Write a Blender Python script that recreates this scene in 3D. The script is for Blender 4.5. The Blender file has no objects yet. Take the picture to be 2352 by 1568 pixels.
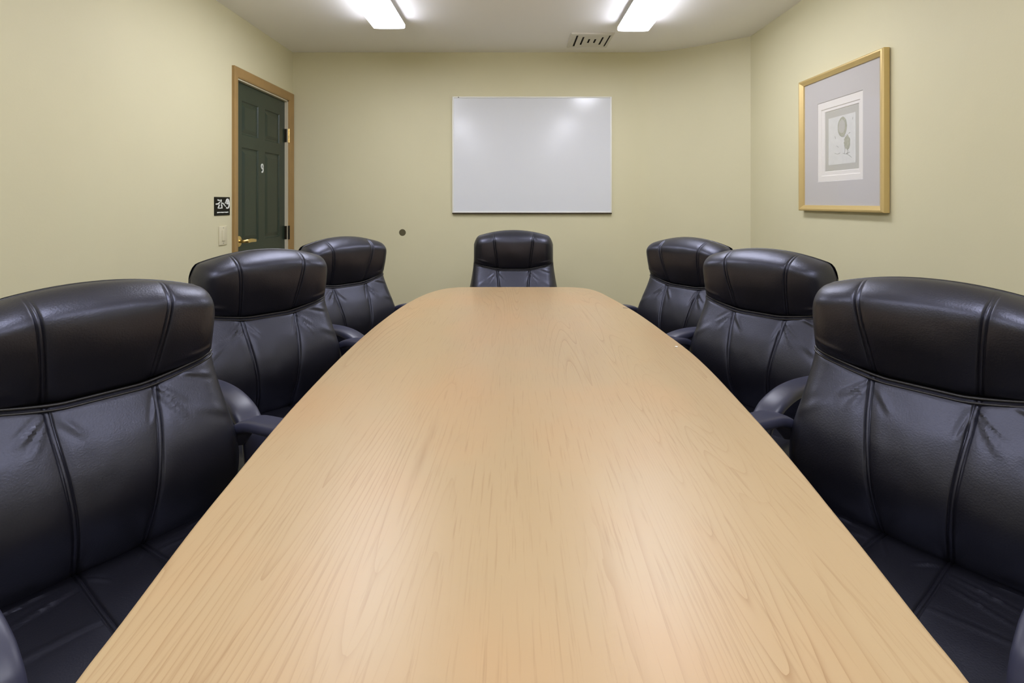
import bpy, bmesh, math, random
from mathutils import Vector, Matrix, noise
S = bpy.context.scene
C = bpy.data.collections.new('meeting_room'); S.collection.children.link(C)
PI = math.pi

# ------------------------------------------------------------------ materials
def new_mat(name):
    m = bpy.data.materials.new(name); m.use_nodes = True
    nt = m.node_tree
    return m, nt, nt.nodes['Principled BSDF']

def mat(name, col, rough=.5, metal=0., spec=.5, bump=0., bscale=200., coat=0., emit=None, estr=0., var=0., vscale=3.):
    m, nt, b = new_mat(name)
    b.inputs['Base Color'].default_value = (*col, 1)
    b.inputs['Roughness'].default_value = rough
    b.inputs['Metallic'].default_value = metal
    b.inputs['Specular IOR Level'].default_value = spec
    b.inputs['Coat Weight'].default_value = coat
    if emit:
        b.inputs['Emission Color'].default_value = (*emit, 1); b.inputs['Emission Strength'].default_value = estr
    tc = nt.nodes.new('ShaderNodeTexCoord')
    if var:
        n = nt.nodes.new('ShaderNodeTexNoise'); n.inputs['Scale'].default_value = vscale; n.inputs['Detail'].default_value = 4
        nt.links.new(tc.outputs['Object'], n.inputs['Vector'])
        r = nt.nodes.new('ShaderNodeValToRGB')
        r.color_ramp.elements[0].position = .3; r.color_ramp.elements[1].position = .7
        r.color_ramp.elements[0].color = (*[c*(1-var) for c in col], 1)
        r.color_ramp.elements[1].color = (*[min(1, c*(1+var)) for c in col], 1)
        nt.links.new(n.outputs['Fac'], r.inputs['Fac']); nt.links.new(r.outputs['Color'], b.inputs['Base Color'])
    if bump:
        n = nt.nodes.new('ShaderNodeTexNoise'); n.inputs['Scale'].default_value = bscale; n.inputs['Detail'].default_value = 3
        nt.links.new(tc.outputs['Object'], n.inputs['Vector'])
        bp = nt.nodes.new('ShaderNodeBump'); bp.inputs['Strength'].default_value = bump; bp.inputs['Distance'].default_value = .002
        nt.links.new(n.outputs['Fac'], bp.inputs['Height']); nt.links.new(bp.outputs['Normal'], b.inputs['Normal'])
    return m

M = {}
M['wall'] = mat('cream_wall_paint', (.665, .625, .42), .55, spec=.35, bump=.12, bscale=120, var=.02, vscale=1.5)
M['ceiling'] = mat('white_ceiling_paint', (.91, .90, .89), .8, spec=.2, bump=.1, bscale=90)
M['carpet'] = mat('brown_carpet', (.20, .175, .13), .95, spec=.1, bump=.8, bscale=300, var=.25, vscale=40)
M['leather'] = mat('black_leather', (.0065, .0062, .0095), .41, spec=.8, bump=.22, bscale=260)
M['leather'].node_tree.nodes['Principled BSDF'].inputs['Specular Tint'].default_value = (.88, .92, 1.2, 1)
M['piping'] = mat('black_leather_piping', (.014, .013, .015), .32, spec=.5)
M['arm'] = mat('charcoal_plastic', (.036, .038, .068), .40, spec=.55)
M['shell'] = mat('black_plastic', (.012, .012, .014), .45)
M['metal'] = mat('grey_steel', (.35, .35, .36), .3, 1.)
M['rubber'] = mat('black_rubber', (.02, .02, .02), .6)
M['door'] = mat('dark_green_paint', (.020, .035, .023), .33, spec=.5, bump=.05, bscale=60, var=.06, vscale=4)
M['casing'] = mat('tan_wood_casing', (.34, .21, .075), .45, bump=.06, bscale=40, var=.08, vscale=6)
M['jamb'] = mat('cream_jamb_paint', (.62, .57, .42), .5)
M['brass'] = mat('polished_brass', (.86, .66, .30), .22, 1.)
M['dark_hinge'] = mat('dark_hinge_metal', (.03, .025, .015), .4, .6)
M['white'] = mat('white_paint', (.82, .84, .80), .4)
M['sign'] = mat('black_sign_plastic', (.004, .004, .003), .4, spec=.15)
M['plate'] = mat('ivory_switch_plastic', (.66, .61, .43), .35)
M['board'] = mat('white_board_enamel', (.70, .72, .76), .16, spec=.5)
M['boardframe'] = mat('white_board_trim', (.82, .82, .78), .35)
M['darkmetal'] = mat('dark_bronze_trim', (.05, .035, .02), .4, .4)
M['gold'] = mat('gold_frame', (.66, .50, .22), .36, .45, bump=.05, bscale=60)
M['mat_grey'] = mat('grey_mat_board', (.56, .54, .53), .85, spec=.2)
M['mat_white'] = mat('white_mat_board', (.80, .77, .73), .8, spec=.2)
M['mat_taupe'] = mat('taupe_mat_board', (.50, .49, .44), .85, spec=.2)
M['paper'] = mat('print_paper', (.68, .68, .65), .85, spec=.2, var=.04, vscale=30)
M['ink'] = mat('olive_ink', (.42, .42, .33), .9, spec=.1, var=.12, vscale=60)
M['ink2'] = mat('grey_ink', (.33, .33, .29), .9, spec=.1)
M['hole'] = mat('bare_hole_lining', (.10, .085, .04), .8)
M['vent'] = mat('white_vent_enamel', (.70, .68, .62), .5)
M['void'] = mat('duct_shade', (.012, .008, .005), .9)  # shade behind the vent slots, as a near-black colour
M['housing'] = mat('white_light_housing', (.8, .8, .78), .5)
M['tube'] = mat('lit_diffuser', (.9, .9, .9), .5, emit=(.985, 1.0, 1.13), estr=22.0)
M['crumb'] = mat('white_crumb', (.9, .88, .82), .7)
M['crumb2'] = mat('grey_crumb', (.3, .27, .22), .7)

def glass_mat():
    m, nt, b = new_mat('clear_picture_glass')
    b.inputs['Base Color'].default_value = (1, 1, 1, 1); b.inputs['Roughness'].default_value = .08
    tr = nt.nodes.new('ShaderNodeBsdfTransparent'); gl = nt.nodes.new('ShaderNodeBsdfGlossy'); gl.inputs['Roughness'].default_value = .1
    mx = nt.nodes.new('ShaderNodeMixShader'); mx.inputs[0].default_value = .05
    nt.links.new(tr.outputs[0], mx.inputs[1]); nt.links.new(gl.outputs[0], mx.inputs[2])
    nt.links.new(mx.outputs[0], nt.nodes['Material Output'].inputs['Surface'])
    return m
M['glass'] = glass_mat()

def wood_mat():
    m, nt, b = new_mat('maple_laminate')
    L = nt.links.new; N = nt.nodes.new
    tc = N('ShaderNodeTexCoord')
    def noise_(vec, scale, detail=3, rough=.5, dist=0.):
        n = N('ShaderNodeTexNoise'); n.inputs['Scale'].default_value = scale; n.inputs['Detail'].default_value = detail
        n.inputs['Roughness'].default_value = rough; n.inputs['Distortion'].default_value = dist
        L(vec, n.inputs['Vector']); return n.outputs['Fac']
    def mapping(sc, loc=(0, 0, 0)):
        mp = N('ShaderNodeMapping'); mp.inputs['Scale'].default_value = sc; mp.inputs['Location'].default_value = loc
        L(tc.outputs['Object'], mp.inputs['Vector']); return mp.outputs['Vector']
    def math_(op, a, bb=None, c=None):
        n = N('ShaderNodeMath'); n.operation = op
        for i, v in enumerate((a, bb, c)):
            if v is None: continue
            if isinstance(v, (int, float)): n.inputs[i].default_value = v
            else: L(v, n.inputs[i])
        return n.outputs[0]
    def mix(fac, c1, c2):
        n = N('ShaderNodeMix'); n.data_type = 'RGBA'
        if isinstance(fac, (int, float)): n.inputs[0].default_value = fac
        else: L(fac, n.inputs[0])
        for i, c in ((6, c1), (7, c2)):
            if isinstance(c, tuple): n.inputs[i].default_value = (*c, 1)
            else: L(c, n.inputs[i])
        return n.outputs[2]
    # broad stripes of tone, drawn out along the board
    broad = noise_(mapping((5.5, .55, 1)), 1.0, 2, .5, .3)
    col = mix(broad, (.40, .28, .142), (.50, .365, .208))
    blot = noise_(mapping((2.5, 1.6, 1), (3, 1, 0)), 1.3, 3, .5)
    r0 = N('ShaderNodeMapRange'); L(blot, r0.inputs['Value']); r0.inputs['From Min'].default_value = .45; r0.inputs['From Max'].default_value = .7
    col = mix(math_('MULTIPLY', r0.outputs[0], .65), col, (.49, .305, .15))
    # cathedral growth rings: contour lines of a stretched height field
    field = noise_(mapping((4.4, .26, 1), (.37, .25, 0)), 1.0, 1.4, .4, .25)
    fine = noise_(mapping((40, 3, 1)), 1.0, 2, .5)
    ph = math_('ADD', math_('MULTIPLY', field, 60.0), math_('MULTIPLY', fine, .5))
    fr = math_('FRACT', ph)
    line = math_('POWER', fr, 9.0)
    # rings only show in places
    mask = noise_(mapping((2.4, .8, 1), (1.3, 5.1, 0)), 1.2, 2, .5)
    mr = N('ShaderNodeMapRange'); L(mask, mr.inputs['Value']); mr.inputs['From Min'].default_value = .42; mr.inputs['From Max'].default_value = .66
    ringf = math_('MULTIPLY', math_('MULTIPLY', line, mr.outputs[0]), .78)
    col = mix(ringf, col, (.29, .16, .065))
    # pores: short fine dashes along the grain
    pore = noise_(mapping((230, 7, 1)), 1.0, 2, .6)
    pr = N('ShaderNodeMapRange'); L(pore, pr.inputs['Value']); pr.inputs['From Min'].default_value = .56; pr.inputs['From Max'].default_value = .75
    col = mix(math_('MULTIPLY', pr.outputs[0], .42), col, (.31, .185, .085))
    L(col, b.inputs['Base Color'])
    b.inputs['Roughness'].default_value = .36
    b.inputs['Specular IOR Level'].default_value = .5
    bp = N('ShaderNodeBump'); bp.inputs['Strength'].default_value = .03; bp.inputs['Distance'].default_value = .0003
    L(pore, bp.inputs['Height']); L(bp.outputs['Normal'], b.inputs['Normal'])
    return m
M['wood'] = wood_mat()

# ------------------------------------------------------------------ helpers
def obj(name, bm, m, parent=None, smooth=True, loc=None):
    me = bpy.data.meshes.new(name); bmesh.ops.recalc_face_normals(bm, faces=bm.faces[:]); bm.to_mesh(me); bm.free()
    me.materials.append(m)
    if smooth:
        for p in me.polygons: p.use_smooth = True
        try: me.set_sharp_from_angle(angle=math.radians(38))
        except Exception: pass
    o = bpy.data.objects.new(name, me); C.objects.link(o)
    if parent: o.parent = parent
    if loc: o.location = loc
    return o
def tag(o, label=None, cat=None, group=None, kind=None):
    for k, v in (('label', label), ('category', cat), ('group', group), ('kind', kind)):
        if v: o[k] = v
    return o
def empty(name, loc, rz=0.):
    o = bpy.data.objects.new(name, None); C.objects.link(o); o.location = loc; o.rotation_euler = (0, 0, rz)
    o.empty_display_size = .1
    return o
def box(bm, lo, hi, bev=0.):
    r = bmesh.ops.create_cube(bm, size=1.)
    vs = r['verts']
    for v in vs: v.co = Vector([lo[i]+(v.co[i]+.5)*(hi[i]-lo[i]) for i in range(3)])
    if bev:
        es = list({e for v in vs for e in v.link_edges})
        bmesh.ops.bevel(bm, geom=es, offset=bev, segments=3, affect='EDGES', profile=.5)
    return bm
def boxobj(name, lo, hi, m, parent=None, bev=0.):
    return obj(name, box(bmesh.new(), lo, hi, bev), m, parent)
def sweep(bm, pts, prof, ups=None, closed=False, cap=True):
    """sweep a 2D profile [(a,b)] (or a function of the step) along pts"""
    n = len(pts); rings = []
    for i, p in enumerate(pts):
        a = pts[(i-1) % n] if (closed or i > 0) else p; b = pts[(i+1) % n] if (closed or i < n-1) else p
        t = (Vector(b)-Vector(a)).normalized()
        up = Vector(ups[i] if isinstance(ups, list) else (ups or (0, 0, 1)))
        s = t.cross(up).normalized(); u = s.cross(t).normalized()
        pr = prof(i/(n-1)) if callable(prof) else prof
        rings.append([bm.verts.new(Vector(p)+s*x+u*y) for x, y in pr])
    k = len(rings[0])
    for i in range(n if closed else n-1):
        r0, r1 = rings[i], rings[(i+1) % n]
        for j in range(k): bm.faces.new((r0[j], r0[(j+1) % k], r1[(j+1) % k], r1[j]))
    if cap and not closed: bm.faces.new(rings[0]); bm.faces.new(rings[-1][::-1])
    return bm
def circ(r, n=10, ry=None): return [(r*math.cos(2*PI*i/n), (ry or r)*math.sin(2*PI*i/n)) for i in range(n)]
def superell(a, b, n=20, e=.5):
    out = []
    for i in range(n):
        t = 2*PI*i/n; c, s = math.cos(t), math.sin(t)
        out.append((a*math.copysign(abs(c)**e, c), b*math.copysign(abs(s)**e, s)))
    return out
def catmull(P, n=8, closed=False):
    out = []; N = len(P); P = [Vector(p) for p in P]
    for i in range(N if closed else N-1):
        p0 = P[(i-1) % N] if closed or i > 0 else P[0]*2-P[1]
        p1 = P[i]; p2 = P[(i+1) % N]
        p3 = P[(i+2) % N] if closed or i < N-2 else P[-1]*2-P[-2]
        for k in range(n):
            t = k/n
            out.append(.5*((2*p1)+(p2-p0)*t+(2*p0-5*p1+4*p2-p3)*t*t+(3*p1-p0-3*p2+p3)*t**3))
    if not closed: out.append(P[-1])
    return out
def cyl(bm, p0, p1, r0, r1=None, n=24):
    return sweep(bm, [p0, p1], lambda t: circ(r0 if t < .5 else (r1 if r1 is not None else r0), n), ups=(0, 1, 0) if abs(Vector(p1)[2]-Vector(p0)[2]) > 1e-6 else (0, 0, 1))
def lathe(bm, prof, n=32, axis='Z', origin=(0, 0, 0)):
    rings = []
    for r, h in prof:
        ring = []
        for i in range(n):
            a = 2*PI*i/n; x, y = r*math.cos(a), r*math.sin(a)
            v = {'Z': (x, y, h), 'Y': (x, h, y), 'X': (h, x, y)}[axis]
            ring.append(bm.verts.new(Vector(v)+Vector(origin)))
        rings.append(ring)
    for a, b in zip(rings, rings[1:]):
        for j in range(n): bm.faces.new((a[j], a[(j+1) % n], b[(j+1) % n], b[j]))
    if prof[0][0] > 1e-5: bm.faces.new(rings[0])
    if prof[-1][0] > 1e-5: bm.faces.new(rings[-1][::-1])
    bmesh.ops.remove_doubles(bm, verts=bm.verts[:], dist=1e-5)
    return bm

# ------------------------------------------------------------------ room
XL, XR, YB, YF, H = -1.78, 1.735, 4.40, -3.00, 2.46
TH = .12
def quadmesh(name, quads, outward, m):
    bm = bmesh.new()
    for q in quads: bm.faces.new([bm.verts.new(p) for p in q])
    bmesh.ops.remove_doubles(bm, verts=bm.verts[:], dist=1e-5)
    o = obj(name, bm, m, smooth=False)
    tag(o, kind='structure')
    return o
def solid(quads, off, thick):
    """inner faces plus outer faces shifted by off*thick with rims"""
    bm = bmesh.new()
    for q in quads: bm.faces.new([bm.verts.new(p) for p in q])
    bmesh.ops.remove_doubles(bm, verts=bm.verts[:], dist=1e-5)
    r = bmesh.ops.extrude_face_region(bm, geom=bm.faces[:])
    # extrude leaves originals in place; move the copy outward
    for v in [g for g in r['geom'] if isinstance(g, bmesh.types.BMVert)]: v.co += Vector(off)*thick
    return bm
# left wall with the door opening
DY0, DY1, DZ = 3.507, 4.308, 2.053
def wl(y0, y1, z0, z1): return [(XL, y0, z0), (XL, y1, z0), (XL, y1, z1), (XL, y0, z1)]
def solid_keep(quads, off, thick):
    bm = bmesh.new()
    for q in quads: bm.faces.new([bm.verts.new(p) for p in q])
    bmesh.ops.remove_doubles(bm, verts=bm.verts[:], dist=1e-5)
    inner = bm.faces[:]
    bnd = [e for e in bm.edges if len(e.link_faces) == 1]
    vm = {v: bm.verts.new(v.co+Vector(off)*thick) for v in bm.verts[:]}
    for f in inner: bm.faces.new([vm[v] for v in f.verts][::-1])
    for e in bnd:
        a, b = e.verts; bm.faces.new((a, b, vm[b], vm[a]))
    return bm
tag(obj('wall_left', solid_keep([wl(YF, DY0, 0, DZ), wl(YF, DY0, DZ, H), wl(DY0, DY1, DZ, H), wl(DY1, YB, DZ, H), wl(DY1, YB, 0, DZ)], (-1, 0, 0), TH), M['wall'], smooth=False), kind='structure')
# back wall: flat, with a small round hole, then a gently bowed right end that meets the right wall
HX, HZ, HR, HC = -.893, 1.004, .0275, .06
def wb(x0, x1, z0, z1): return [(x0, YB, z0), (x1, YB, z0), (x1, YB, z1), (x0, YB, z1)]
bm = bmesh.new()
for q in [wb(XL, HX-HC, 0, HZ-HC), wb(XL, HX-HC, HZ-HC, HZ+HC), wb(XL, HX-HC, HZ+HC, H), wb(HX-HC, HX+HC, 0, HZ-HC), wb(HX-HC, HX+HC, HZ+HC, H),
          wb(HX+HC, 1.0, 0, HZ-HC), wb(HX+HC, 1.0, HZ-HC, HZ+HC), wb(HX+HC, 1.0, HZ+HC, H)]:
    bm.faces.new([bm.verts.new(p) for p in q])
def sqp(a):
    c, s = math.cos(a), math.sin(a); k = HC/max(abs(c), abs(s)); return (HX+c*k, YB, HZ+s*k)
n = 32
for i in range(n):
    a0, a1 = 2*PI*i/n, 2*PI*(i+1)/n
    f = [(HX+HR*math.cos(a0), YB, HZ+HR*math.sin(a0)), (HX+HR*math.cos(a1), YB, HZ+HR*math.sin(a1)), sqp(a1), sqp(a0)]
    bm.faces.new([bm.verts.new(p) for p in f])
bow = catmull([(1.0, YB, 0), (1.12, 4.392, 0), (1.25, 4.345, 0), (1.38, 4.272, 0), (1.48, 4.192, 0), (1.58, 4.100, 0), (XR, 3.972, 0)], 8)
for a, b in zip(bow, bow[1:]):
    for z0, z1 in ((0, HZ-HC), (HZ-HC, HZ+HC), (HZ+HC, H)):
        bm.faces.new([bm.verts.new(p) for p in ((a[0], a[1], z0), (b[0], b[1], z0), (b[0], b[1], z1), (a[0], a[1], z1))])
bmesh.ops.remove_doubles(bm, verts=bm.verts[:], dist=1e-4)
inner = bm.faces[:]; bnd = [e for e in bm.edges if len(e.link_faces) == 1]
vm = {v: bm.verts.new(v.co+Vector((0, TH, 0))) for v in bm.verts[:]}
for f in inner: bm.faces.new([vm[v] for v in f.verts][::-1])
for e in bnd:
    a, b = e.verts; bm.faces.new((a, b, vm[b], vm[a]))
tag(obj('wall_back', bm, M['wall']), kind='structure')
boxobj('wall_right', (XR, YF, 0), (XR+TH, 3.972, H), M['wall'])['kind'] = 'structure'
boxobj('wall_front', (XL, YF-TH, 0), (XR+TH, YF, H), M['wall'])['kind'] = 'structure'
boxobj('floor', (XL-TH, YF-TH, -.1), (XR+TH, YB+TH, 0), M['carpet'])['kind'] = 'structure'
boxobj('ceiling', (XL-TH, YF-TH, H), (XR+TH, YB+TH, H+.1), M['ceiling'])['kind'] = 'structure'

# round hole in the back wall: lined cup
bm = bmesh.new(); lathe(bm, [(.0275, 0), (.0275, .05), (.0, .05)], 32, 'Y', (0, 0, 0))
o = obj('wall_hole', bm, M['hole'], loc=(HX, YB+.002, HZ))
tag(o, 'small round open hole in the cream back wall, left of the whiteboard', 'wall hole')

# ------------------------------------------------------------------ door 9
d = empty('door_1', (XL, (DY0+DY1)/2, 0)); tag(d, kind='structure')
def DL(x, y, z): return (x-XL, y-(DY0+DY1)/2, z)
XS = XL-.022                                  # face of the slab
sy0, sy1, sz0, sz1 = DY0+.006, DY1-.012, .008, DZ-.012
panels = []
st = .105; mid = .5*(sy0+sy1)
for (a, b) in ((sy0+st, mid-.050), (mid+.050, sy1-st*.9)):
    panels += [(a, b, 1.700, 1.925), (a, b, .985, 1.615), (a, b, .22, .80)]
def panel_door():
    bm = bmesh.new()
    ys = sorted({sy0, sy1} | {p[0] for p in panels} | {p[1] for p in panels})
    zs = sorted({sz0, sz1} | {p[2] for p in panels} | {p[3] for p in panels})
    isP = lambda y, z: any(p[0] < y < p[1] and p[2] < z < p[3] for p in panels)
    V = lambda x, y, z: bm.verts.new(DL(x, y, z))
    for a, b in zip(ys, ys[1:]):
        for c, e in zip(zs, zs[1:]):
            if not isP((a+b)/2, (c+e)/2): bm.faces.new((V(XS, a, c), V(XS, b, c), V(XS, b, e), V(XS, a, e)))
    for (a, b, c, e) in panels:
        loops = []
        for ins, dx in ((0, 0), (.006, -.007), (.014, -.009), (.022, -.006), (.038, -.0005), (.042, 0)):
            loops.append([V(XS+dx, a+ins, c+ins), V(XS+dx, b-ins, c+ins), V(XS+dx, b-ins, e-ins), V(XS+dx, a+ins, e-ins)])
        for l0, l1 in zip(loops, loops[1:]):
            for j in range(4): bm.faces.new((l0[j], l0[(j+1) % 4], l1[(j+1) % 4], l1[j]))
        bm.faces.new(loops[-1])
    xb = XS-.042
    bm.faces.new((V(xb, sy0, sz0), V(xb, sy1, sz0), V(xb, sy1, sz1), V(xb, sy0, sz1)))
    for y in (sy0, sy1): bm.faces.new((V(XS, y, sz0), V(xb, y, sz0), V(xb, y, sz1), V(XS, y, sz1)))
    for z in (sz0, sz1): bm.faces.new((V(XS, sy0, z), V(xb, sy0, z), V(xb, sy1, z), V(XS, sy1, z)))
    bmesh.ops.remove_doubles(bm, verts=bm.verts[:], dist=1e-5)
    return bm
slab = obj('door_leaf', panel_door(), M['door'], d, smooth=False); tag(slab, 'dark green six-panel door leaf')
# jamb lining and stop
bm = bmesh.new()
box(bm, DL(XL-TH, DY0, 0), DL(XL+.001, DY0+.004, DZ)); box(bm, DL(XL-TH, DY1-.010, 0), DL(XL+.001, DY1, DZ)); box(bm, DL(XL-TH, DY0, DZ-.010), DL(XL+.001, DY1, DZ))
obj('jamb', bm, M['jamb'], d, smooth=False)
# casing: moulded profile, two legs and a head, mitred
cw = .060
prof = [(0, 0), (0, .010), (.008, .014), (.030, .017), (.050, .019), (cw, .017), (cw, 0)]
bm = bmesh.new()
path = [(DY0, 0, -1, 0), (DY0, DZ, -1, 1), (DY1, DZ, 1, 1), (DY1, 0, 1, 0)]
rings = []
for (y, z, ny, nz) in path:
    rings.append([bm.verts.new(DL(XL+h, y+ny*w*(1. if ny < 0 else 1.3), z+nz*w*1.06)) for w, h in prof])
for a, b in zip(rings, rings[1:]):
    for j in range(len(prof)-1): bm.faces.new((a[j], a[j+1], b[j+1], b[j]))
bm.faces.new(rings[0]); bm.faces.new(rings[-1])
obj('casing', bm, M['casing'], d, smooth=False)
# hinges on the far side
for hz in (1.775, 1.01, .25):
    hb = bmesh.new()
    box(hb, DL(XL-.021, DY1-.016, hz-.052), DL(XL-.004, DY1-.0105, hz+.052))
    h_ = obj('hinge', hb, M['dark_hinge'], d, smooth=False)
    pb = bmesh.new(); cyl(pb, DL(XL+.006, DY1+.004, hz-.054), DL(XL+.006, DY1+.004, hz+.054), .0075, n=16)
    box(pb, DL(XL-.003, DY1-.006, hz-.052), DL(XL+.004, DY1+.012, hz+.052))
    obj('hinge_pin', pb, M['brass'] if hz > 1.5 else M['dark_hinge'], h_)
# brass lever handle
hy, hz = DY0+.068, .992
bm = bmesh.new(); lathe(bm, [(.036, XS-XL), (.036, XS-XL+.004), (.031, XS-XL+.009), (.016, XS-XL+.012), (.0, XS-XL+.012)], 32, 'X', (0, hy-(DY0+DY1)/2, hz))
rose = obj('handle_rose', bm, M['brass'], d)
bm = bmesh.new()
x1 = XS-XL+.055
lv = catmull([(XS-XL+.008, 0, 0), (XS-XL+.035, .001, 0), (x1, .014, .001), (x1+.002, .045, .003), (x1, .085, .001), (x1-.004, .128, -.003)], 8)
lv = [(p[0], p[1]+hy-(DY0+DY1)/2, p[2]+hz) for p in lv]
sweep(bm, lv, lambda t: superell(.0095-.003*t, .0105+.003*math.sin(PI*t), 16, .7), ups=(0, 0, 1))
tag(obj('lever', bm, M['brass'], rose), 'brass lever handle')
# numeral 9
bm = bmesh.new()
ny, nz = mid+.005, 1.492
ring = [(math.cos(a)*.0135, math.sin(a)*.0165+.013) for a in [2*PI*i/28 for i in range(28)]]
sweep(bm, [DL(XS+.002, ny+x, nz+z) for x, z in ring], [(-.0042, -.002), (.0042, -.002), (.0042, .002), (-.0042, .002)], ups=(1, 0, 0), closed=True)
tail = catmull([(.0138, .013, 0), (.0135, -.004, 0), (.010, -.019, 0), (.001, -.0275, 0), (-.010, -.026, 0)], 6)
sweep(bm, [DL(XS+.002, ny+p[0], nz+p[1]) for p in tail], [(-.0042, -.002), (.0042, -.002), (.0042, .002), (-.0042, .002)], ups=(1, 0, 0))
tag(obj('door_number', bm, M['white'], d, smooth=False), 'white numeral 9')

# ------------------------------------------------------------------ sign beside the door
sw, sh = .174, .112
s = empty('room_sign', (XL, 3.328, 1.225)); tag(s, 'square black room sign with raised white figure and number, left of the green door', 'sign')
boxobj('sign_plate', (0, -sw/2, -sh/2), (.004, sw/2, sh/2), M['sign'], s)
def SP(px, py): return (.0048, (px-240)/995*sw-sw/2, sh/2-(py-215)/1200*sh)
def strokes(name, items, m=M['white']):
    bm = bmesh.new()
    for pts, w in items:
        P = [Vector(SP(*p)) for p in pts]; P = catmull(P, 5) if len(P) > 2 else P
        hy_ = w/995*sw/2; 
        L_ = []; 
        for i, p in enumerate(P):
            a = P[max(i-1, 0)]; b = P[min(i+1, len(P)-1)]
            t = (b-a); nrm = Vector((0, -t.z, t.y)).normalized()
            sc = Vector((0, w/995*sw/2*nrm.y, w/1200*sh/2*nrm.z)) if nrm.length else Vector()
            L_.append((p+sc, p-sc))
        top = [[bm.verts.new(q+Vector((.0004, 0, 0))) for q in pr] for pr in L_]
        bot = [[bm.verts.new(q-Vector((.001, 0, 0))) for q in pr] for pr in L_]
        for i in range(len(P)-1):
            bm.faces.new((top[i][0], top[i][1], top[i+1][1], top[i+1][0]))
            bm.faces.new((top[i][0], top[i+1][0], bot[i+1][0], bot[i][0])); bm.faces.new((top[i][1], top[i+1][1], bot[i+1][1], bot[i][1]))
        for i in (0, -1): bm.faces.new((top[i][0], top[i][1], bot[i][1], bot[i][0]))
    return obj(name, bm, m, s, smooth=False)
tag(strokes('sign_figure', [([(415, 405), (485, 425), (560, 440)], 80), ([(620, 390), (640, 450), (625, 540)], 85), ([(300, 675), (420, 665), (500, 620), (560, 550)], 75),
    ([(650, 610), (750, 625), (840, 700)], 70), ([(830, 690), (880, 770), (935, 830)], 60), ([(530, 700), (505, 800), (450, 920)], 70),
    ([(655, 690), (690, 800), (690, 920)], 75), ([(430, 935), (580, 940), (735, 930)], 60)]), 'raised white figure symbol')
tag(strokes('sign_number', [([(905, 570), (950, 600), (1010, 400), (1070, 350), (1140, 420), (1175, 620), (1170, 780), (1120, 920), (1050, 945), (975, 915)], 80),
    ([(975, 560), (1040, 630), (1120, 640)], 120), ([(1050, 430), (1090, 560)], 110), ([(900, 800), (960, 830)], 60)]), 'raised white number')
tag(strokes('sign_text', [([(390+i*92, 1222-6*(i % 2)), (390+i*92+84, 1219-6*(i % 3))], 70-8*(i % 3)) for i in range(8)]), 'line of small white lettering')

# switch plate under the sign
sp = empty('light_switch', (XL, 3.335, 1.045)); tag(sp, 'cream light switch plate on the left wall under the black room sign', 'light switch')
boxobj('switch_plate', (0, -.045, -.058), (.006, .045, .058), M['plate'], sp, .002)
boxobj('rocker', (.005, -.016, -.033), (.010, .016, .033), M['plate'], sp, .0015)
for zz in (-.047, .047):
    bm = bmesh.new(); cyl(bm, (.005, 0, zz), (.007, 0, zz), .003, n=12); obj('screw', bm, M['metal'], sp)

# ------------------------------------------------------------------ whiteboard
wx0, wx1, wz0, wz1 = -.488, .797, 1.164, 2.100
w = empty('whiteboard', ((wx0+wx1)/2, YB, wz0)); tag(w, 'blank glossy whiteboard mounted on the cream back wall', 'whiteboard')
def WL(x, y, z): return (x-(wx0+wx1)/2, y-YB, z-wz0)
bm = bmesh.new(); box(bm, WL(wx0+.008, YB-.012, wz0+.008), WL(wx1-.008, YB-.001, wz1-.008))
obj('writing_surface', bm, M['board'], w, smooth=False)
bm = bmesh.new()
box(bm, WL(wx0, YB-.017, wz0), WL(wx0+.011, YB, wz1), .002); box(bm, WL(wx1-.011, YB-.017, wz0), WL(wx1, YB, wz1), .002)
box(bm, WL(wx0+.011, YB-.017, wz1-.011), WL(wx1-.011, YB, wz1), .002); box(bm, WL(wx0+.011, YB-.017, wz0), WL(wx1-.011, YB, wz0+.010), .002)
obj('board_frame', bm, M['boardframe'], w)
bm = bmesh.new(); box(bm, WL(wx0, YB-.024, wz0-.009), WL(wx1, YB, wz0+.0005), .002)
tag(obj('bottom_rail', bm, M['darkmetal'], w), 'thin dark bottom rail')
bm = bmesh.new(); cyl(bm, WL(wx0+.05, YB-.018, wz1-.006), WL(wx0+.05, YB-.0165, wz1-.006), .004, n=10)
obj('screw', bm, M['darkmetal'], w)

# ------------------------------------------------------------------ framed print on the right wall
fy0, fy1, fz0, fz1 = 2.50, 3.243, 1.200, 1.962
P_ = empty('framed_print', (XR, (fy0+fy1)/2, fz0)); tag(P_, 'gold framed print with wide grey mat hanging on the right wall', 'picture')
fc = (fy0+fy1)/2
def FL(x, y, z): return (x-XR, y-fc, z-fz0)
bm = bmesh.new()
fp = [(0, 0), (0, .026), (.006, .032), (.014, .033), (.030, .024), (.038, .020), (.040, .012), (.040, 0)]
rings = []
for (y, z, sy_, sz_) in ((fy0, fz0, 1, 1), (fy1, fz0, -1, 1), (fy1, fz1, -1, -1), (fy0, fz1, 1, -1)):
    rings.append([bm.verts.new(FL(XR-.004-hh, y+sy_*ww, z+sz_*ww*.82)) for ww, hh in fp])
for i in range(4):
    a, b = rings[i], rings[(i+1) % 4]
    for j in range(len(fp)): bm.faces.new((a[j], a[(j+1) % len(fp)], b[(j+1) % len(fp)], b[j]))
obj('gold_frame', bm, M['gold'], P_, smooth=False)
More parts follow.
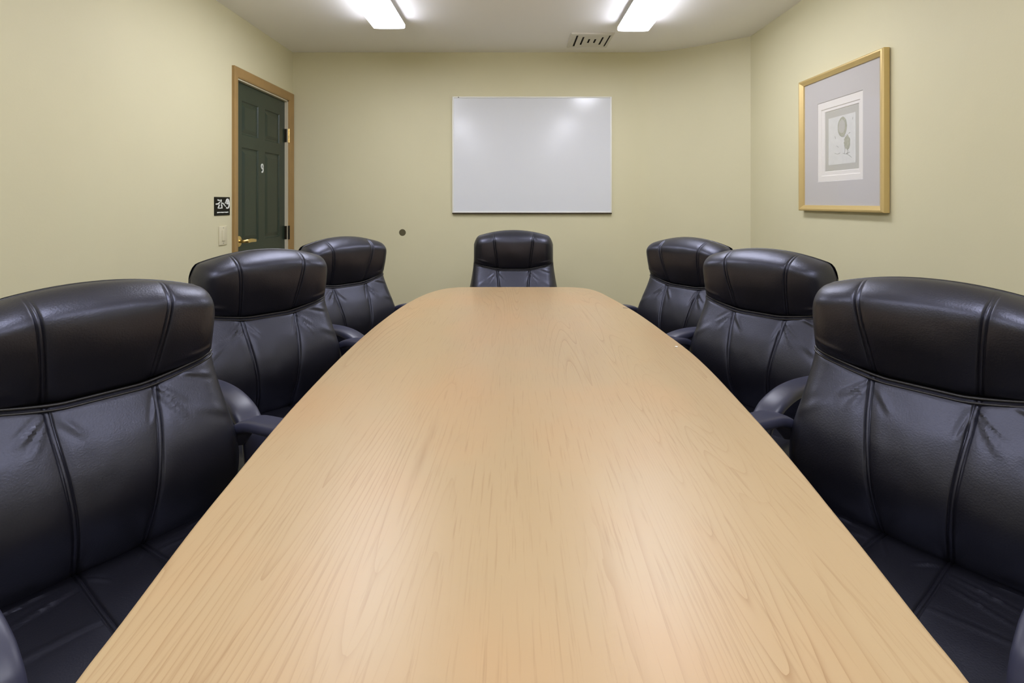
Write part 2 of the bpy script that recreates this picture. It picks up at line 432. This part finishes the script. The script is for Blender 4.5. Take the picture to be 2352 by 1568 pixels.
def matboard(name, y0, y1, z0, z1, iy0, iy1, iz0, iz1, x, t, m):
    """board with a bevelled window"""
    bm = bmesh.new(); R_ = []
    for (a, b, c, e, xx) in ((y0, y1, z0, z1, x+t), (y0, y1, z0, z1, x), (iy0, iy1, iz0, iz1, x), (iy0+t, iy1-t, iz0+t, iz1-t, x+t)):
        R_.append([bm.verts.new(FL(xx, *p)) for p in ((a, c), (b, c), (b, e), (a, e))])
    for i in range(3):
        for j in range(4): bm.faces.new((R_[i][j], R_[i][(j+1) % 4], R_[i+1][(j+1) % 4], R_[i+1][j]))
    return obj(name, bm, m, P_, smooth=False)
zb = 1.25
matboard('outer_mat', fy0+.03, fy1-.03, fz0+.025, fz1-.025, 2.672, 3.072, zb+.112, zb+.552, XR-.0165, .003, M['mat_grey'])
matboard('white_mat', 2.665, 3.08, zb+.105, zb+.56, 2.698, 3.040, zb+.143, zb+.512, XR-.0135, .0035, M['mat_white'])
matboard('inner_mat', 2.69, 3.05, zb+.135, zb+.52, 2.712, 3.012, zb+.165, zb+.496, XR-.0100, .003, M['mat_white'])
bm = bmesh.new(); box(bm, FL(XR-.0068, 2.70, zb+.15), FL(XR-.005, 3.03, zb+.505)); obj('backing_mat', bm, M['mat_taupe'], P_, smooth=False)
bm = bmesh.new(); box(bm, FL(XR-.0076, 2.742, zb+.200), FL(XR-.0066, 2.978, zb+.455)); sheet = obj('print_sheet', bm, M['paper'], P_, smooth=False)
# the faint sketch: a round medallion above a small stem of foliage and ground strokes
X_ = XR-.0079
def disc(cy, cz, ry, rz, m, name, n=28, x=X_, th=.0003, jit=.0, seed=1):
    rnd = random.Random(seed); bm = bmesh.new()
    vs = [bm.verts.new(FL(x, cy+ry*math.cos(2*PI*i/n)*(1+jit*rnd.uniform(-1, 1)), cz+rz*math.sin(2*PI*i/n)*(1+jit*rnd.uniform(-1, 1)))) for i in range(n)]
    f = bm.faces.new(vs); r = bmesh.ops.extrude_face_region(bm, geom=[f])
    for v in [g for g in r['geom'] if isinstance(g, bmesh.types.BMVert)]: v.co.x -= th
    return obj(name, bm, m, sheet, smooth=False)
disc(2.853, zb+.395, .040, .052, M['ink'], 'medallion', jit=.03)
disc(2.858, zb+.397, .028, .036, M['mat_taupe'], 'medallion_centre', x=X_-.0003, jit=.1, seed=4)
disc(2.812, zb+.310, .026, .036, M['ink'], 'foliage', jit=.16, seed=2)
def pen(paths, name, r=.0009, m=M['ink2']):
    for p in paths:
        bm = bmesh.new()
        q = catmull([FL(X_-.0002, a, zb+b) for a, b in p], 5) if len(p) > 2 else [Vector(FL(X_-.0002, a, zb+b)) for a, b in p]
        sweep(bm, q, [(-r, -.0002), (r, -.0002), (r, .0003), (-r, .0003)], ups=(-1, 0, 0))
        obj(name, bm, m, sheet, smooth=False)
pen([[(2.888, .372), (2.870, .350), (2.848, .341), (2.826, .346)], [(2.838, .412), (2.826, .425), (2.822, .408)], [(2.832, .300), (2.830, .270), (2.836, .252)], [(2.812, .280), (2.806, .262), (2.815, .250)],
     [(2.850, .256), (2.825, .250), (2.790, .256)], [(2.820, .250), (2.795, .240), (2.775, .228)], [(2.905, .300), (2.885, .290)], [(2.92, .262), (2.895, .255), (2.872, .26)], [(2.764, .432), (2.766, .420)],
     [(2.918, .352), (2.912, .338)], [(2.800, .352), (2.786, .358)]], 'pen_stroke')
bm = bmesh.new(); box(bm, FL(XR-.0200, fy0+.036, fz0+.03), FL(XR-.0185, fy1-.036, fz1-.03)); obj('picture_glass', bm, M['glass'], P_, smooth=False)
bm = bmesh.new(); box(bm, FL(XR-.0045, fy0+.01, fz0+.01), FL(XR-.0005, fy1-.01, fz1-.01)); obj('backing_board', bm, M['mat_taupe'], P_, smooth=False)

# ------------------------------------------------------------------ ceiling fixtures
def strip_light(x0, x1, y0, y1, label):
    cx, cy = (x0+x1)/2, (y0+y1)/2
    t = empty('ceiling_light', (cx, cy, H)); tag(t, label, 'ceiling light', 'strip lights on the ceiling')
    hw, hl = (x1-x0)/2, (y1-y0)/2
    boxobj('housing', (-hw+.030, -hl+.02, -.040), (hw-.030, hl-.02, 0), M['housing'], t, .004)
    boxobj('reflector_pan', (-hw-.0005, -hl, -.042), (hw+.0005, hl, -.038), M['housing'], t)
    bm = bmesh.new(); prof = [(-hw, -.042), (-hw, -.058), (-hw+.008, -.066), (0, -.069), (hw-.008, -.066), (hw, -.058), (hw, -.042)]
    R_ = [[bm.verts.new((a, y, b)) for a, b in prof] for y in (-hl+.008, hl-.008)]
    for a, b in zip(R_, R_[1:]):
        for j in range(len(prof)): bm.faces.new((a[j], a[(j+1) % len(prof)], b[(j+1) % len(prof)], b[j]))
    bm.faces.new(R_[0]); bm.faces.new(R_[-1][::-1])
    obj('diffuser', bm, M['tube'], t, smooth=False)
    for e in (-1, 1):
        bm = bmesh.new(); R_ = [[bm.verts.new((a*1.004, y, b*1.004)) for a, b in prof] for y in (e*(hl-.008), e*hl)]
        for j in range(len(prof)): bm.faces.new((R_[0][j], R_[0][(j+1) % len(prof)], R_[1][(j+1) % len(prof)], R_[1][j]))
        bm.faces.new(R_[0]); bm.faces.new(R_[1][::-1])
        obj('end_cap', bm, M['housing'], t, smooth=False)
strip_light(-.921, -.711, 2.395, 3.595, 'lit white strip light on the left of the ceiling, nearer the door')
strip_light(.701, .911, 2.45, 3.65, 'lit white strip light on the right of the ceiling, beside the air vent')
strip_light(-.921, -.711, -.05, 1.15, 'lit white strip light overhead on the left, above the near end of the table')
strip_light(.701, .911, -.05, 1.15, 'lit white strip light overhead on the right, above the near end of the table')

strip_light(-.921, -.711, -2.45, -1.25, 'added unseen strip light on the left of the ceiling, rearmost, for fill light')  # unseen rear pair, added to light the chair fronts and lower back wall
strip_light(.701, .911, -2.45, -1.25, 'added unseen strip light on the right of the ceiling, rearmost, for fill light')  # right half of the added fill pair
v = empty('ceiling_vent', (.574, 4.062, H)); tag(v, 'square cream air vent with dark slots, in the ceiling by the right strip light', 'vent')
bm = bmesh.new()
hw, hl = .156, .178
fr = [(0, 0), (.004, .010), (.016, .013), (.022, .008)]
R_ = []
for sx, sy_ in ((-1, -1), (1, -1), (1, 1), (-1, 1)):
    R_.append([bm.verts.new((sx*(hw-a), sy_*(hl-a), -b)) for a, b in fr])
for i in range(4):
    for j in range(len(fr)-1): bm.faces.new((R_[i][j], R_[(i+1) % 4][j], R_[(i+1) % 4][j+1], R_[i][j+1]))
obj('vent_frame', bm, M['vent'], v, smooth=False)
# face plate with slots of stepped length, cut as gaps between quads
slots = [(-.107, .135), (-.058, .100), (-.009, .050), (.036, .048), (.084, .095), (.130, .135)]
bm = bmesh.new(); sw_ = .0068
xs = sorted({-hw+.02, hw-.02} | {a-sw_ for a, b in slots} | {a+sw_ for a, b in slots})
def Q(x0, x1, y0, y1, z=-.009): bm.faces.new([bm.verts.new(p) for p in ((x0, y0, z), (x1, y0, z), (x1, y1, z), (x0, y1, z))])
for a, b in zip(xs, xs[1:]):
    sl = [s_ for s_ in slots if a < s_[0] < b]
    if sl: Q(a, b, -hl+.02, -sl[0][1]); Q(a, b, sl[0][1], hl-.02)
    else: Q(a, b, -hl+.02, hl-.02)
r = bmesh.ops.extrude_face_region(bm, geom=bm.faces[:])
for g in r['geom']:
    if isinstance(g, bmesh.types.BMVert): g.co.z += .002
obj('slotted_plate', bm, M['vent'], v, smooth=False)
boxobj('duct_shade_sheet', (-hw+.02, -hl+.02, -.0015), (hw-.02, hl-.02, -.0005), M['void'], v)  # near-black sheet behind the slots, shade inside the vent put into its colour

# ------------------------------------------------------------------ table
TZ = .74
Lp = [(-.440, .44), (-.467, .577), (-.4775, .66), (-.497, .802), (-.508, .892), (-.519, 1.004), (-.534, 1.158), (-.551, 1.374), (-.565, 1.669), (-.571, 1.92), (-.570, 2.183), (-.563, 2.38), (-.5515, 2.586), (-.5355, 2.74), (-.508, 2.924), (-.468, 3.08), (-.414, 3.195), (-.350, 3.250), (-.262, 3.272)]
Rp = [(.455, .44), (.487, .577), (.498, .66), (.5185, .802), (.531, .9), (.549, 1.04), (.567, 1.206), (.586, 1.429), (.600, 1.62), (.607, 1.80), (.605, 1.95), (.597, 2.12), (.589, 2.30), (.575, 2.50), (.552, 2.70), (.520, 2.93), (.492, 3.09), (.450, 3.20), (.385, 3.255), (.275, 3.274)]
loop = Lp + Rp[::-1] + [(.36, .34), (.18, .31), (0, .305), (-.18, .31), (-.35, .34)]
loop = catmull([(x, y, 0) for x, y in loop], 4, True)
tb = empty('conference_table', (0, 1.79, 0)); tag(tb, 'long boat-shaped maple conference table in the middle of the room', 'table')
tl = [(p[0], p[1]-1.79) for p in loop]
def ring_off(k):
    n = len(tl); out = []
    for i in range(n):
        a = Vector(tl[i-1]); b = Vector(tl[(i+1) % n]); t = (b-a).normalized(); nn = Vector((-t.y, t.x))
        p = Vector(tl[i]); 
        if nn.dot(p) > 0: nn = -nn
        out.append(p+nn*k)
    return out
bm = bmesh.new(); R_ = []
for k, z in ((.0060, TZ), (.0036, TZ-.0004), (.0017, TZ-.0017), (.0004, TZ-.0036), (0, TZ-.006), (0, TZ-.013), (.020, TZ-.030), (.06, TZ-.034)):
    R_.append([bm.verts.new((p.x, p.y, z)) for p in ring_off(k)])
for a, b in zip(R_, R_[1:]):
    for j in range(len(a)): bm.faces.new((a[j], a[(j+1) % len(a)], b[(j+1) % len(a)], b[j]))
bm.faces.new(R_[0]); bm.faces.new(R_[-1][::-1])
top = obj('tabletop', bm, M['wood'], tb)
for p in top.data.polygons:
    if len(p.vertices) > 10: p.use_smooth = False
for yy in (-.74, .72):
    bm = bmesh.new(); box(bm, (-.17, yy-.20, .03), (.17, yy+.20, TZ-.034), .01); box(bm, (-.20, yy-.23, 0), (.20, yy+.23, .035), .008)
    obj('pedestal', bm, M['wood'], tb)
boxobj('stretcher', (-.02, -.54, .30), (.02, .52, .60), M['wood'], tb, .004)
bm = bmesh.new(); bmesh.ops.create_icosphere(bm, subdivisions=2, radius=.0045)
for q in bm.verts: q.co.z *= .5; q.co.x *= 1.2
o = obj('paper_scrap', bm, M['crumb'], loc=(.575, 1.914, TZ+.0018)); tag(o, 'tiny white paper scrap near the right edge of the table', 'scrap')
bm = bmesh.new(); box(bm, (-.012, -.002, 0), (.012, .002, .002), .0006)
o = obj('table_crumb', bm, M['crumb2'], loc=(.542, 2.62, TZ)); o.rotation_euler = (0, 0, -.3); tag(o, 'tiny grey fleck at the far right edge of the table', 'crumb')

# ------------------------------------------------------------------ executive chair
def lerp(xs, ys, x):
    if x <= xs[0]: return ys[0]
    for i in range(len(xs)-1):
        if x <= xs[i+1]:
            t = (x-xs[i])/(xs[i+1]-xs[i]); 
            return ys[i]+(ys[i+1]-ys[i])*(t*t*(3-2*t) if i in (0, len(xs)-2) else t)
    return ys[-1]
def smooth_curve(pts):
    P = catmull([(a, b, 0) for a, b in pts], 12)
    xs = [p[0] for p in P]; ys = [p[1] for p in P]
    def f(x):
        if x <= xs[0]: return ys[0]
        if x >= xs[-1]: return ys[-1]
        lo, hi = 0, len(xs)-1
        while hi-lo > 1:
            m_ = (lo+hi)//2
            if xs[m_] <= x: lo = m_
            else: hi = m_
        return ys[lo]+(ys[hi]-ys[lo])*(x-xs[lo])/max(1e-9, xs[hi]-xs[lo])
    return f
seamz = lambda u: .8155+.036*max(0, (abs(u)-.07)/.19)**1.35        # the curved seam between head pad and back pad
def topz(u):
    a = abs(u); return 1.064-.70*a*a-.040*max(0, (a-.222)/.036)**2.6
widthf = smooth_curve([(.42, .270), (.47, .292), (.55, .302), (.63, .297), (.72, .279), (.80, .266), (.86, .2595), (.92, .2585), (.98, .258), (1.07, .256)])
midf = smooth_curve([(.42, .000), (.50, -.012), (.60, -.025), (.72, -.036), (.84, -.042), (.95, -.040), (1.07, -.046)])
bell = smooth_curve([(.42, .030), (.44, .043), (.48, .069), (.54, .1025), (.60, .119), (.66, .116), (.72, .098), (.78, .069), (.83, .0455), (.86, .038)])
headb = smooth_curve([(.80, .038), (.83, .044), (.87, .058), (.92, .074), (.97, .087), (1.0, .090), (1.03, .081), (1.07, .052)])
seamu = smooth_curve([(.42, .064), (.60, .080), (.75, .098), (.82, .104), (.90, .112), (1.0, .124), (1.07, .134)])
qc = lambda dd, r: math.sqrt(max(0., 1-(1-min(max(dd, 0)/r, 1))**2))
def cols(n_in, n_out, dense):
    """t in [-1,1]; seam sits at |t|=.4"""
    pos = set()
    for i in range(n_in+1): pos.add(round(.4*i/n_in, 5))
    for i in range(n_out+1):
        q = i/n_out; pos.add(round(.4+.6*(1-(1-q)**1.7), 5))
    for k in dense: pos.add(round(.4+k, 5))
    P = sorted(pos); return [-p for p in P[::-1] if p > 0]+P
DENSE = [k*.0055 for k in range(-7, 8)]
def groove(dm):
    """double stitched seam: two fine grooves with a raised strip between, in a shallow valley"""
    return -.0042*math.exp(-((dm-.0048)/.0021)**2)-.0042*math.exp(-((dm+.0048)/.0021)**2)-.0034*math.exp(-(dm/.015)**2)
WR_BACK = [((.108, .800), (.155, .760), .0034, .0045), ((.112, .785), (.150, .728), .003, .006), ((.100, .790), (.082, .735), .0028, .005), ((-.112, .800), (-.158, .763), .0036, .0045),
           ((-.110, .785), (-.140, .735), .0028, .005), ((.16, .825), (.235, .800), .0022, .006), ((-.085, .790), (-.05, .750), .0018, .007), ((.19, .74), (.27, .70), .0018, .010), ((-.19, .74), (-.26, .69), .0018, .010)]
WR_HEAD = [((-.255, .885), (-.17, .862), .0025, .006), ((.245, .87), (.18, .858), .0015, .006)]
def wrinkle(u, h, W):
    s_ = 0
    for (a, b), (c, e), amp, wd in W:
        dx, dy = c-a, e-b; L2 = dx*dx+dy*dy; t = ((u-a)*dx+(h-b)*dy)/L2
        if t < -.15 or t > 1.15: continue
        dist = abs((u-a)*dy-(h-b)*dx)/math.sqrt(L2)
        if dist > 3*wd: continue
        env = max(0, math.sin(PI*min(max((t+.15)/1.3, 0), 1)))
        sd = 1 if (u-a)*dy-(h-b)*dx > 0 else -1
        s_ += amp*env*(math.exp(-(dist/wd)**2)-.55*math.exp(-((dist*sd-1.6*wd)/wd)**2))
    return s_
def pad(part, seed=0.):
    T = cols(24, 34, DENSE)
    rows = []
    nr = 112 if part == 'low' else 60
    for j in range(nr+1):
        q = j/nr
        rows.append(.5-.5*math.cos(PI*q) if True else q)
    bm = bmesh.new(); G = []
    for q in rows:
        line = []
        for t in T:
            a = abs(t); sg = 1 if t >= 0 else -1
            # estimate height first with a nominal u, then refine
            u = t*.27
            for _ in range(3):
                lo = seamz(u)+.003 if part == 'head' else .425
                hi = topz(u) if part == 'head' else seamz(u)-.003
                h = lo+(hi-lo)*q
                su = seamu(h); wd = widthf(h)
                u = sg*(su*a/.4 if a <= .4 else su+(wd-su)*(a-.4)/.6)
            side = wd-abs(u)
            if part == 'head':
                k = qc(side, .065)**.8*qc(topz(u)-h, .055)**.9*(.74+.26*qc(h-seamz(u)-.003, .028)); D = headb(h)
            else:
                k = qc(side, .060)**.8*(.80+.20*qc(seamz(u)-.003-h, .016))*(.35+.65*qc(h-.425, .045)); D = bell(h)
            dm = (abs(u)-su)
            edge = min(1, side/.03)
            p = midf(h)+D*k+groove(dm)*min(1, k*1.4)*edge
            # each panel is slightly puffed
            loc = abs(u)/su if abs(u) < su else (abs(u)-su)/(wd-su)
            p += .0045*math.sin(PI*min(1, loc if abs(u) >= su else .5+.5*loc))*k
            p -= .10*max(0, abs(u)-.10)**2*4*.3
            p += wrinkle(u, h, WR_BACK if part == 'low' else WR_HEAD)*k*1.5
            nz_ = noise.noise(Vector((u*9+seed, h*9, seed)))*.0022+noise.noise(Vector((u*24+seed, h*20, seed+4)))*.0008
            p += nz_*k
            line.append(bm.verts.new((u, -p, h)))
        G.append(line)
    for r0, r1 in zip(G, G[1:]):
        for j in range(len(T)-1): bm.faces.new((r0[j], r0[j+1], r1[j+1], r1[j]))
    # rear: join the rim to a flat back
    rim = G[0]+[r[-1] for r in G[1:-1]]+G[-1][::-1]+[r[0] for r in G[1:-1]][::-1]
    bk = [bm.verts.new((w_.co.x*.985, w_.co.y+.012, w_.co.z)) for w_ in rim]
    nR = len(rim)
    for j in range(nR): bm.faces.new((rim[j], rim[(j+1) % nR], bk[(j+1) % nR], bk[j]))
    return bm
def shell():
    bm = bmesh.new(); G = []; nT = 36; nR = 44
    for side in (1, -1):
        g = []
        for j in range(nR+1):
            q = .5-.5*math.cos(PI*j/nR); line = []
            for i in range(nT+1):
                t = -math.cos(PI*i/nT); u = t*.27
                for _ in range(2):
                    h = .40+(topz(u)+.002-.40)*q; wd = widthf(h)+.002; u = t*wd
                k = qc(wd-abs(u), .03)*qc(topz(u*.99)+.002-h, .03)*qc(h-.40, .03)
                base = midf(h)-.012-.10*max(0, abs(u)-.10)**2*4*.3
                p = base+(.012*k if side > 0 else -.030*k)
                line.append((u, -p, h))
            g.append(line)
        G.append(g)
    for g in G:
        vs = [[bm.verts.new(c_) for c_ in l] for l in g]
        for r0, r1 in zip(vs, vs[1:]):
            for j in range(nT): bm.faces.new((r0[j], r0[j+1], r1[j+1], r1[j]))
    bmesh.ops.remove_doubles(bm, verts=bm.verts[:], dist=1e-5)
    return bm
def front_p(u, h, part):
    side = widthf(h)-abs(u)
    return midf(h)+(bell(h)*.60 if part == 'low' else headb(h)*.5)*qc(side, .04)**.8-.12*max(0, abs(u)-.10)**2
def seam_piping():
    bm = bmesh.new()
    for dz, r in ((-.0005, .0036), (-.0085, .0028)):
        pts = []
        for i in range(61):
            u = -.258+.516*i/60; h = seamz(u)+dz
            side = widthf(h)-abs(u)
            D = bell(h)*(.80+.20*qc(max(0, seamz(u)-.003-h), .016))
            p = midf(h)+D*qc(side, .060)**.8-.12*max(0, abs(u)-.10)**2+.003
            pts.append((u, -p, h))
        sweep(bm, pts, circ(r, 10), ups=(0, 0, 1))
    return bm
WR_SEAT = [((.08, .10), (.20, .13), .003, .005), ((.075, .14), (.22, .19), .0028, .005), ((-.08, .10), (-.20, .14), .003, .005), ((-.06, .075), (-.03, .13), .0024, .004), ((.055, .075), (.02, .12), .0024, .004),
           ((.09, .25), (.24, .24), .0022, .006), ((-.09, .24), (-.24, .25), .0022, .006), ((-.10, .07), (-.22, .08), .0024, .005), ((.12, .07), (.22, .075), .002, .004)]
def seat_pad():
    bm = bmesh.new(); T = cols(24, 34, DENSE); nR = 100; top_ = []; bot = []
    y0_, y1_ = .012, .540
    for j in range(nR+1):
        q = .5-.5*math.cos(PI*j/nR); y = y0_+(y1_-y0_)*q; lt = []; lb = []
        wd = .262+.012*math.sin(PI*min(1, q*1.1)); 
        su = .062+.03*q
        for t in T:
            a = abs(t); sg = 1 if t >= 0 else -1
            u = sg*(su*a/.4 if a <= .4 else su+(wd-su)*(a-.4)/.6)
            k = qc(wd-abs(u), .05)*qc(y1_-y, .09)*qc(y-y0_, .03)
            rr = y1_-y
            z = .395+.062*k+.010*k*(abs(u)/wd)**2-.012*max(0, q-.6)
            z += groove(abs(u)-su)*k+wrinkle(u, y, WR_SEAT)*k*1.3+noise.noise(Vector((u*8, y*8, 7)))*.002*k
            # rounded front corners
            uu = u*(1-.10*max(0, (q-.8)/.2)**3)
            lt.append(bm.verts.new((uu, -y, z))); lb.append(bm.verts.new((uu*.97, -y, .395-.050*qc(wd-abs(u), .04)*qc(y1_-y, .05)*qc(y-y0_, .03))))
        top_.append(lt); bot.append(lb)
    for g in (top_, bot):
        for r0, r1 in zip(g, g[1:]):
            for j in range(len(T)-1): bm.faces.new((r0[j], r0[j+1], r1[j+1], r1[j]))
    n_ = len(T)
    for r0, r1 in ((top_, bot),):
        for j in range(nR):
            bm.faces.new((top_[j][0], top_[j+1][0], bot[j+1][0], bot[j][0])); bm.faces.new((top_[j][-1], top_[j+1][-1], bot[j+1][-1], bot[j][-1]))
        for i in range(n_-1):
            bm.faces.new((top_[0][i], top_[0][i+1], bot[0][i+1], bot[0][i])); bm.faces.new((top_[-1][i], top_[-1][i+1], bot[-1][i+1], bot[-1][i]))
    return bm
def armrest(sg):
    P = [(.300, .02, .600), (.312, .035, .636), (.318, .075, .656), (.318, .15, .666), (.316, .25, .676), (.312, .34, .679), (.308, .42, .671), (.303, .49, .645), (.298, .532, .600), (.296, .538, .545),
         (.288, .520, .480), (.286, .455, .425), (.280, .38, .385), (.262, .33, .352), (.215, .32, .340)]
    P = catmull([(sg*a, -b, c) for a, b, c in P], 6)
    bm = bmesh.new()
    def prof(t):
        w_ = .036 if t < .5 else .036-.012*min(1, (t-.5)/.3)
        w_ *= min(1, .55+t*7); hh = .0165 if t < .55 else .013
        return superell(w_, hh, 20, .62)
    ups = []
    for i, p in enumerate(P):
        a = P[max(i-1, 0)]; b = P[min(i+1, len(P)-1)]; t = (b-a).normalized()
        u_ = Vector((1, 0, 0)).cross(t)
        ups.append(u_ if u_.length > .01 else Vector((0, 0, 1)))
    sweep(bm, P, prof, ups=[tuple(u_) for u_ in ups])
    return bm
def make_chair():
    r = empty('executive_chair', (0, 0, 0))
    hd = obj('headrest_cushion', pad('head', 3.1), M['leather'], r)
    bk = obj('back_cushion', pad('low', 1.7), M['leather'], r)
    obj('seam_piping', seam_piping(), M['piping'], bk)
    obj('back_shell', shell(), M['shell'], r)
    obj('seat_cushion', seat_pad(), M['leather'], r)
    bm = bmesh.new(); box(bm, (-.235, -.50, .325), (.235, -.03, .352), .012); obj('seat_pan', bm, M['shell'], r)
    for sg in (-1, 1): tag(obj('armrest', armrest(sg), M['arm'], r), 'charcoal plastic loop armrest')
    bm = bmesh.new(); sweep(bm, catmull([(0, -.20, .325), (0, -.05, .315), (0, .035, .33), (0, .060, .40), (0, .058, .50)], 6), superell(.04, .008, 16, .5), ups=[(0, 0, 1)]*13+[(0, 1, 0)]*12); obj('back_bracket', bm, M['shell'], r)
    bm = bmesh.new(); cyl(bm, (0, -.26, .10), (0, -.26, .22), .028, n=24); cyl(bm, (0, -.26, .22), (0, -.26, .325), .014, n=20); obj('gas_column', bm, M['shell'], r)
    bm = bmesh.new(); lathe(bm, [(.0, .06), (.04, .06), (.045, .09), (.035, .115), (0, .115)], 24, 'Z', (0, -.26, 0))
    for k in range(5):
        a = 2*PI*k/5+.3; dx, dy = math.cos(a), math.sin(a)
        sweep(bm, [(dx*q, -.26+dy*q, z) for q, z in ((.02, .095), (.12, .088), (.22, .075), (.285, .066))], lambda t: superell(.024-.008*t, .016-.005*t, 14, .6), ups=(0, 0, 1))
    obj('star_base', bm, M['shell'], r)
    for k in range(5):
        a = 2*PI*k/5+.3; dx, dy = math.cos(a)*.27, math.sin(a)*.27
        bm = bmesh.new()
        for s_ in (-1, 1):
            ox, oy = -math.sin(a)*.014*s_, math.cos(a)*.014*s_
            c0 = Vector((dx+ox*.35, -.26+dy+oy*.35, .025)); c1 = Vector((dx+ox*1.3, -.26+dy+oy*1.3, .025))
            sweep(bm, [tuple(c0), tuple(c1)], circ(.025, 20), ups=(0, 0, 1))
        cyl(bm, (dx, -.26+dy, .03), (dx, -.26+dy, .070), .007, n=12)
        obj('caster', bm, M['rubber'], r)
    return r
def dup(root):
    r = root.copy(); C.objects.link(r)
    for ch in list(root.children):
        c = ch.copy(); C.objects.link(c); c.parent = r
        for g in ch.children:
            e = g.copy(); C.objects.link(e); e.parent = c
    return r
proto = make_chair()
CH = [(-.934, 1.238, 56.05, 'black leather executive chair nearest the camera on the left side, cut off by the frame'),
      (.964, 1.280, -54.4, 'black leather executive chair nearest the camera on the right side, cut off by the frame'),
      (-.950, 2.111, 49.8, 'middle black leather chair on the left side of the table, before the green door'),
      (.968, 2.131, -53.4, 'middle black leather chair on the right side, left of and below the gold framed print'),
      (-.872, 2.883, 53.8, 'farthest black leather chair on the left side, between the green door and the wall hole'),
      (.888, 2.826, -57.8, 'farthest black leather chair on the right side, in front of the wall corner'),
      (.004, 3.527, 0.14, 'black leather chair facing the camera at the far table end, under the whiteboard')]
chairs = [proto]+[dup(proto) for _ in CH[1:]]
for o, (x, y, th, lb) in zip(chairs, CH):
    o.location = (x, y, 0); o.rotation_euler = (0, 0, math.radians(th))
    tag(o, lb, 'chair', 'executive chairs around the conference table')

# ------------------------------------------------------------------ camera, world, view
cam = bpy.data.cameras.new('camera'); co = bpy.data.objects.new('camera', cam); C.objects.link(co)
co.location = (0, 0, 1.25); co.rotation_euler = (PI/2, 0, 0)
cam.sensor_fit = 'HORIZONTAL'; cam.sensor_width = 36; cam.lens = 1250/2352*36
cam.shift_x = -2/2352; cam.shift_y = -320/2352; cam.clip_start = .05
S.camera = co
wd_ = bpy.data.worlds.new('world'); S.world = wd_; wd_.use_nodes = True
wd_.node_tree.nodes['Background'].inputs['Color'].default_value = (.02, .02, .02, 1)
S.view_settings.view_transform = 'Standard'; S.view_settings.look = 'None'; S.view_settings.gamma = 1; S.view_settings.use_curve_mapping = False
S.view_settings.exposure = 0.0
